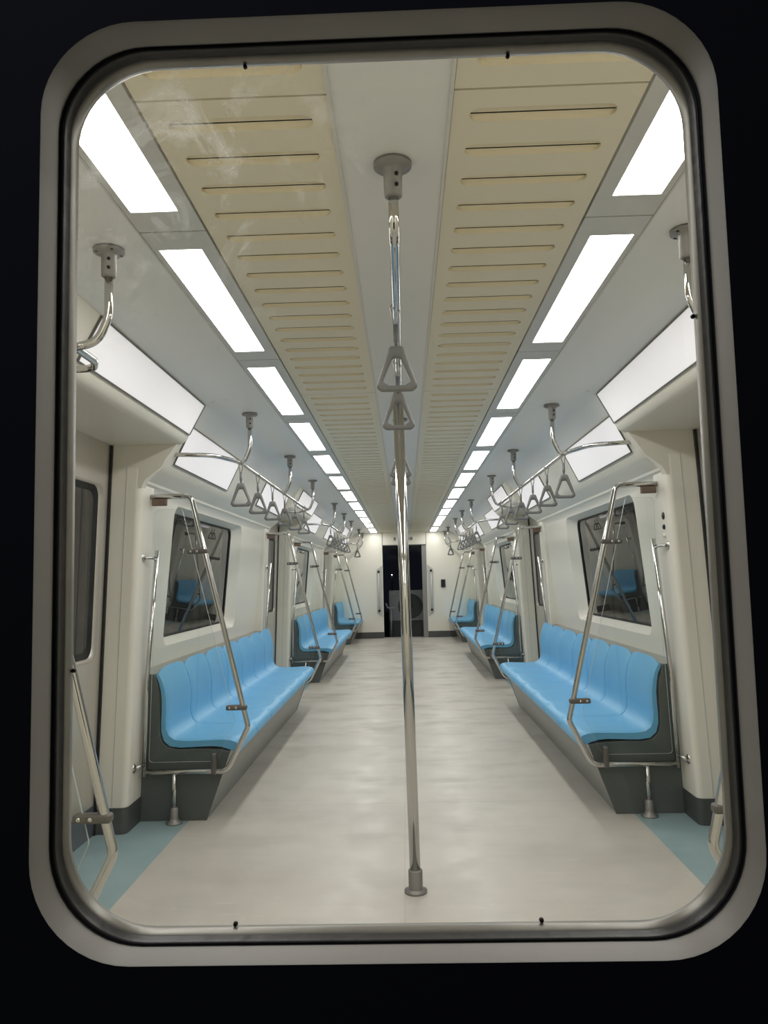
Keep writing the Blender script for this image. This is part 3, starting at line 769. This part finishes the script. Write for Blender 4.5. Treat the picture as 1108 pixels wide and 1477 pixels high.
mb = MB(); mb.loft(rings((0.2992, 0.4135, 0.082, 0.7085), (0.2980, 0.4120, 0.081, 0.7105), (0.2972, 0.4106, 0.081, 0.716), (0.2978, 0.4112, 0.081, 0.7235), (0.303, 0.416, 0.085, 0.727), (0.335, 0.452, 0.11, Y0)), caps=False, smooth=True); mb.build('frame_lip', M['lip'], w1)
mb = MB(); mb.ngon([(u, 0.7215, v) for u, v in win(0.2978, 0.4112, 0.081)]); mb.build('window_pane', M['front'], w1)
for x, z in ((-0.145, -0.4085), (0.13, -0.4085), (-0.13, 0.4085), (0.13, 0.4085), (0.2955, 0.14), (-0.2955, -0.18)):
    sc = MB(); sc.lathe([(0, -0.0035), (0.0018, -0.003), (0.0022, 0.0), (0, 0.002)], c=(WX+x, 0.7205, WZ+z), axis='y', n=10); sc.build('screw', M['rubber'], w1)

# closing shell so that no outside light leaks in along the roof and the sides
mb = MB()
mb.box((-1.66, 0.666, 2.24), (1.66, Y1+0.1, 2.27)); mb.box((-1.66, 0.666, -0.3), (-1.63, Y1+0.1, 0.0)); mb.box((1.63, 0.666, -0.3), (1.66, Y1+0.1, 0.0))
mb.build('roof', M['black'], kind='structure')

# ------------------------------------------------------------------ night outside, camera
wd = bpy.data.worlds.new('night'); scn.world = wd; wd.use_nodes = True
bg = wd.node_tree.nodes['Background']; bg.inputs[0].default_value = (0.30, 0.36, 0.55, 1); bg.inputs[1].default_value = 0.006

# unseen fill lamp, added to brighten the car end's outside from above
ld = bpy.data.lights.new('outer_fill_light', 'AREA'); ld.energy = 0.8; ld.size = 0.5; ld.color = (0.8, 0.82, 1.0)
lo = bpy.data.objects.new('outer_fill_light', ld); COL.objects.link(lo); lo.location = (-0.8, -0.25, 2.8)
lo.rotation_euler = (Vector((-0.3, 0.66, 1.4)) - lo.location).to_track_quat('-Z', 'Y').to_euler()

f_px = 1109.0; W_, H_ = 1108.0, 1477.0
VP = (584.094, 833.597); ROLL = 0.0255
fw = Vector((VP[0]-W_/2, VP[1]-H_/2, f_px)).normalized()
d = Vector((-ROLL, -1, 0)); up = (d - fw*d.dot(fw)).normalized(); rt = fw.cross(up)
if rt.x < 0: rt = -rt
# rows: photo axes (right, down, forward) expressed in world axes (x, y, z)
Rm = Matrix(((rt[0], fw[0], up[0]), (rt[1], fw[1], up[1]), (rt[2], fw[2], up[2])))
cam_right, cam_down, cam_fwd = Vector(Rm[0]), Vector(Rm[1]), Vector(Rm[2])
rot = Matrix((cam_right, -cam_down, -cam_fwd)).transposed()
cd = bpy.data.cameras.new('camera'); co = bpy.data.objects.new('camera', cd); COL.objects.link(co)
cd.sensor_fit = 'VERTICAL'; cd.sensor_height = 36.0; cd.lens = 36.0*f_px/H_; cd.clip_start = 0.02; cd.clip_end = 100
co.matrix_world = Matrix.Translation((0.0042, 0, 1.2125)) @ rot.to_4x4()
scn.camera = co

vs = scn.view_settings
vs.view_transform = 'Standard'; vs.look = 'None'; vs.gamma = 1.0; vs.use_curve_mapping = False; vs.exposure = 1.10
scn.display_settings.display_device = 'sRGB'
try:
    scn.cycles.max_bounces = 10; scn.cycles.diffuse_bounces = 5; scn.cycles.glossy_bounces = 5; scn.cycles.transparent_max_bounces = 24
    scn.cycles.use_denoising = True; scn.cycles.sample_clamp_indirect = 8.0; scn.cycles.caustics_reflective = False
except Exception: pass
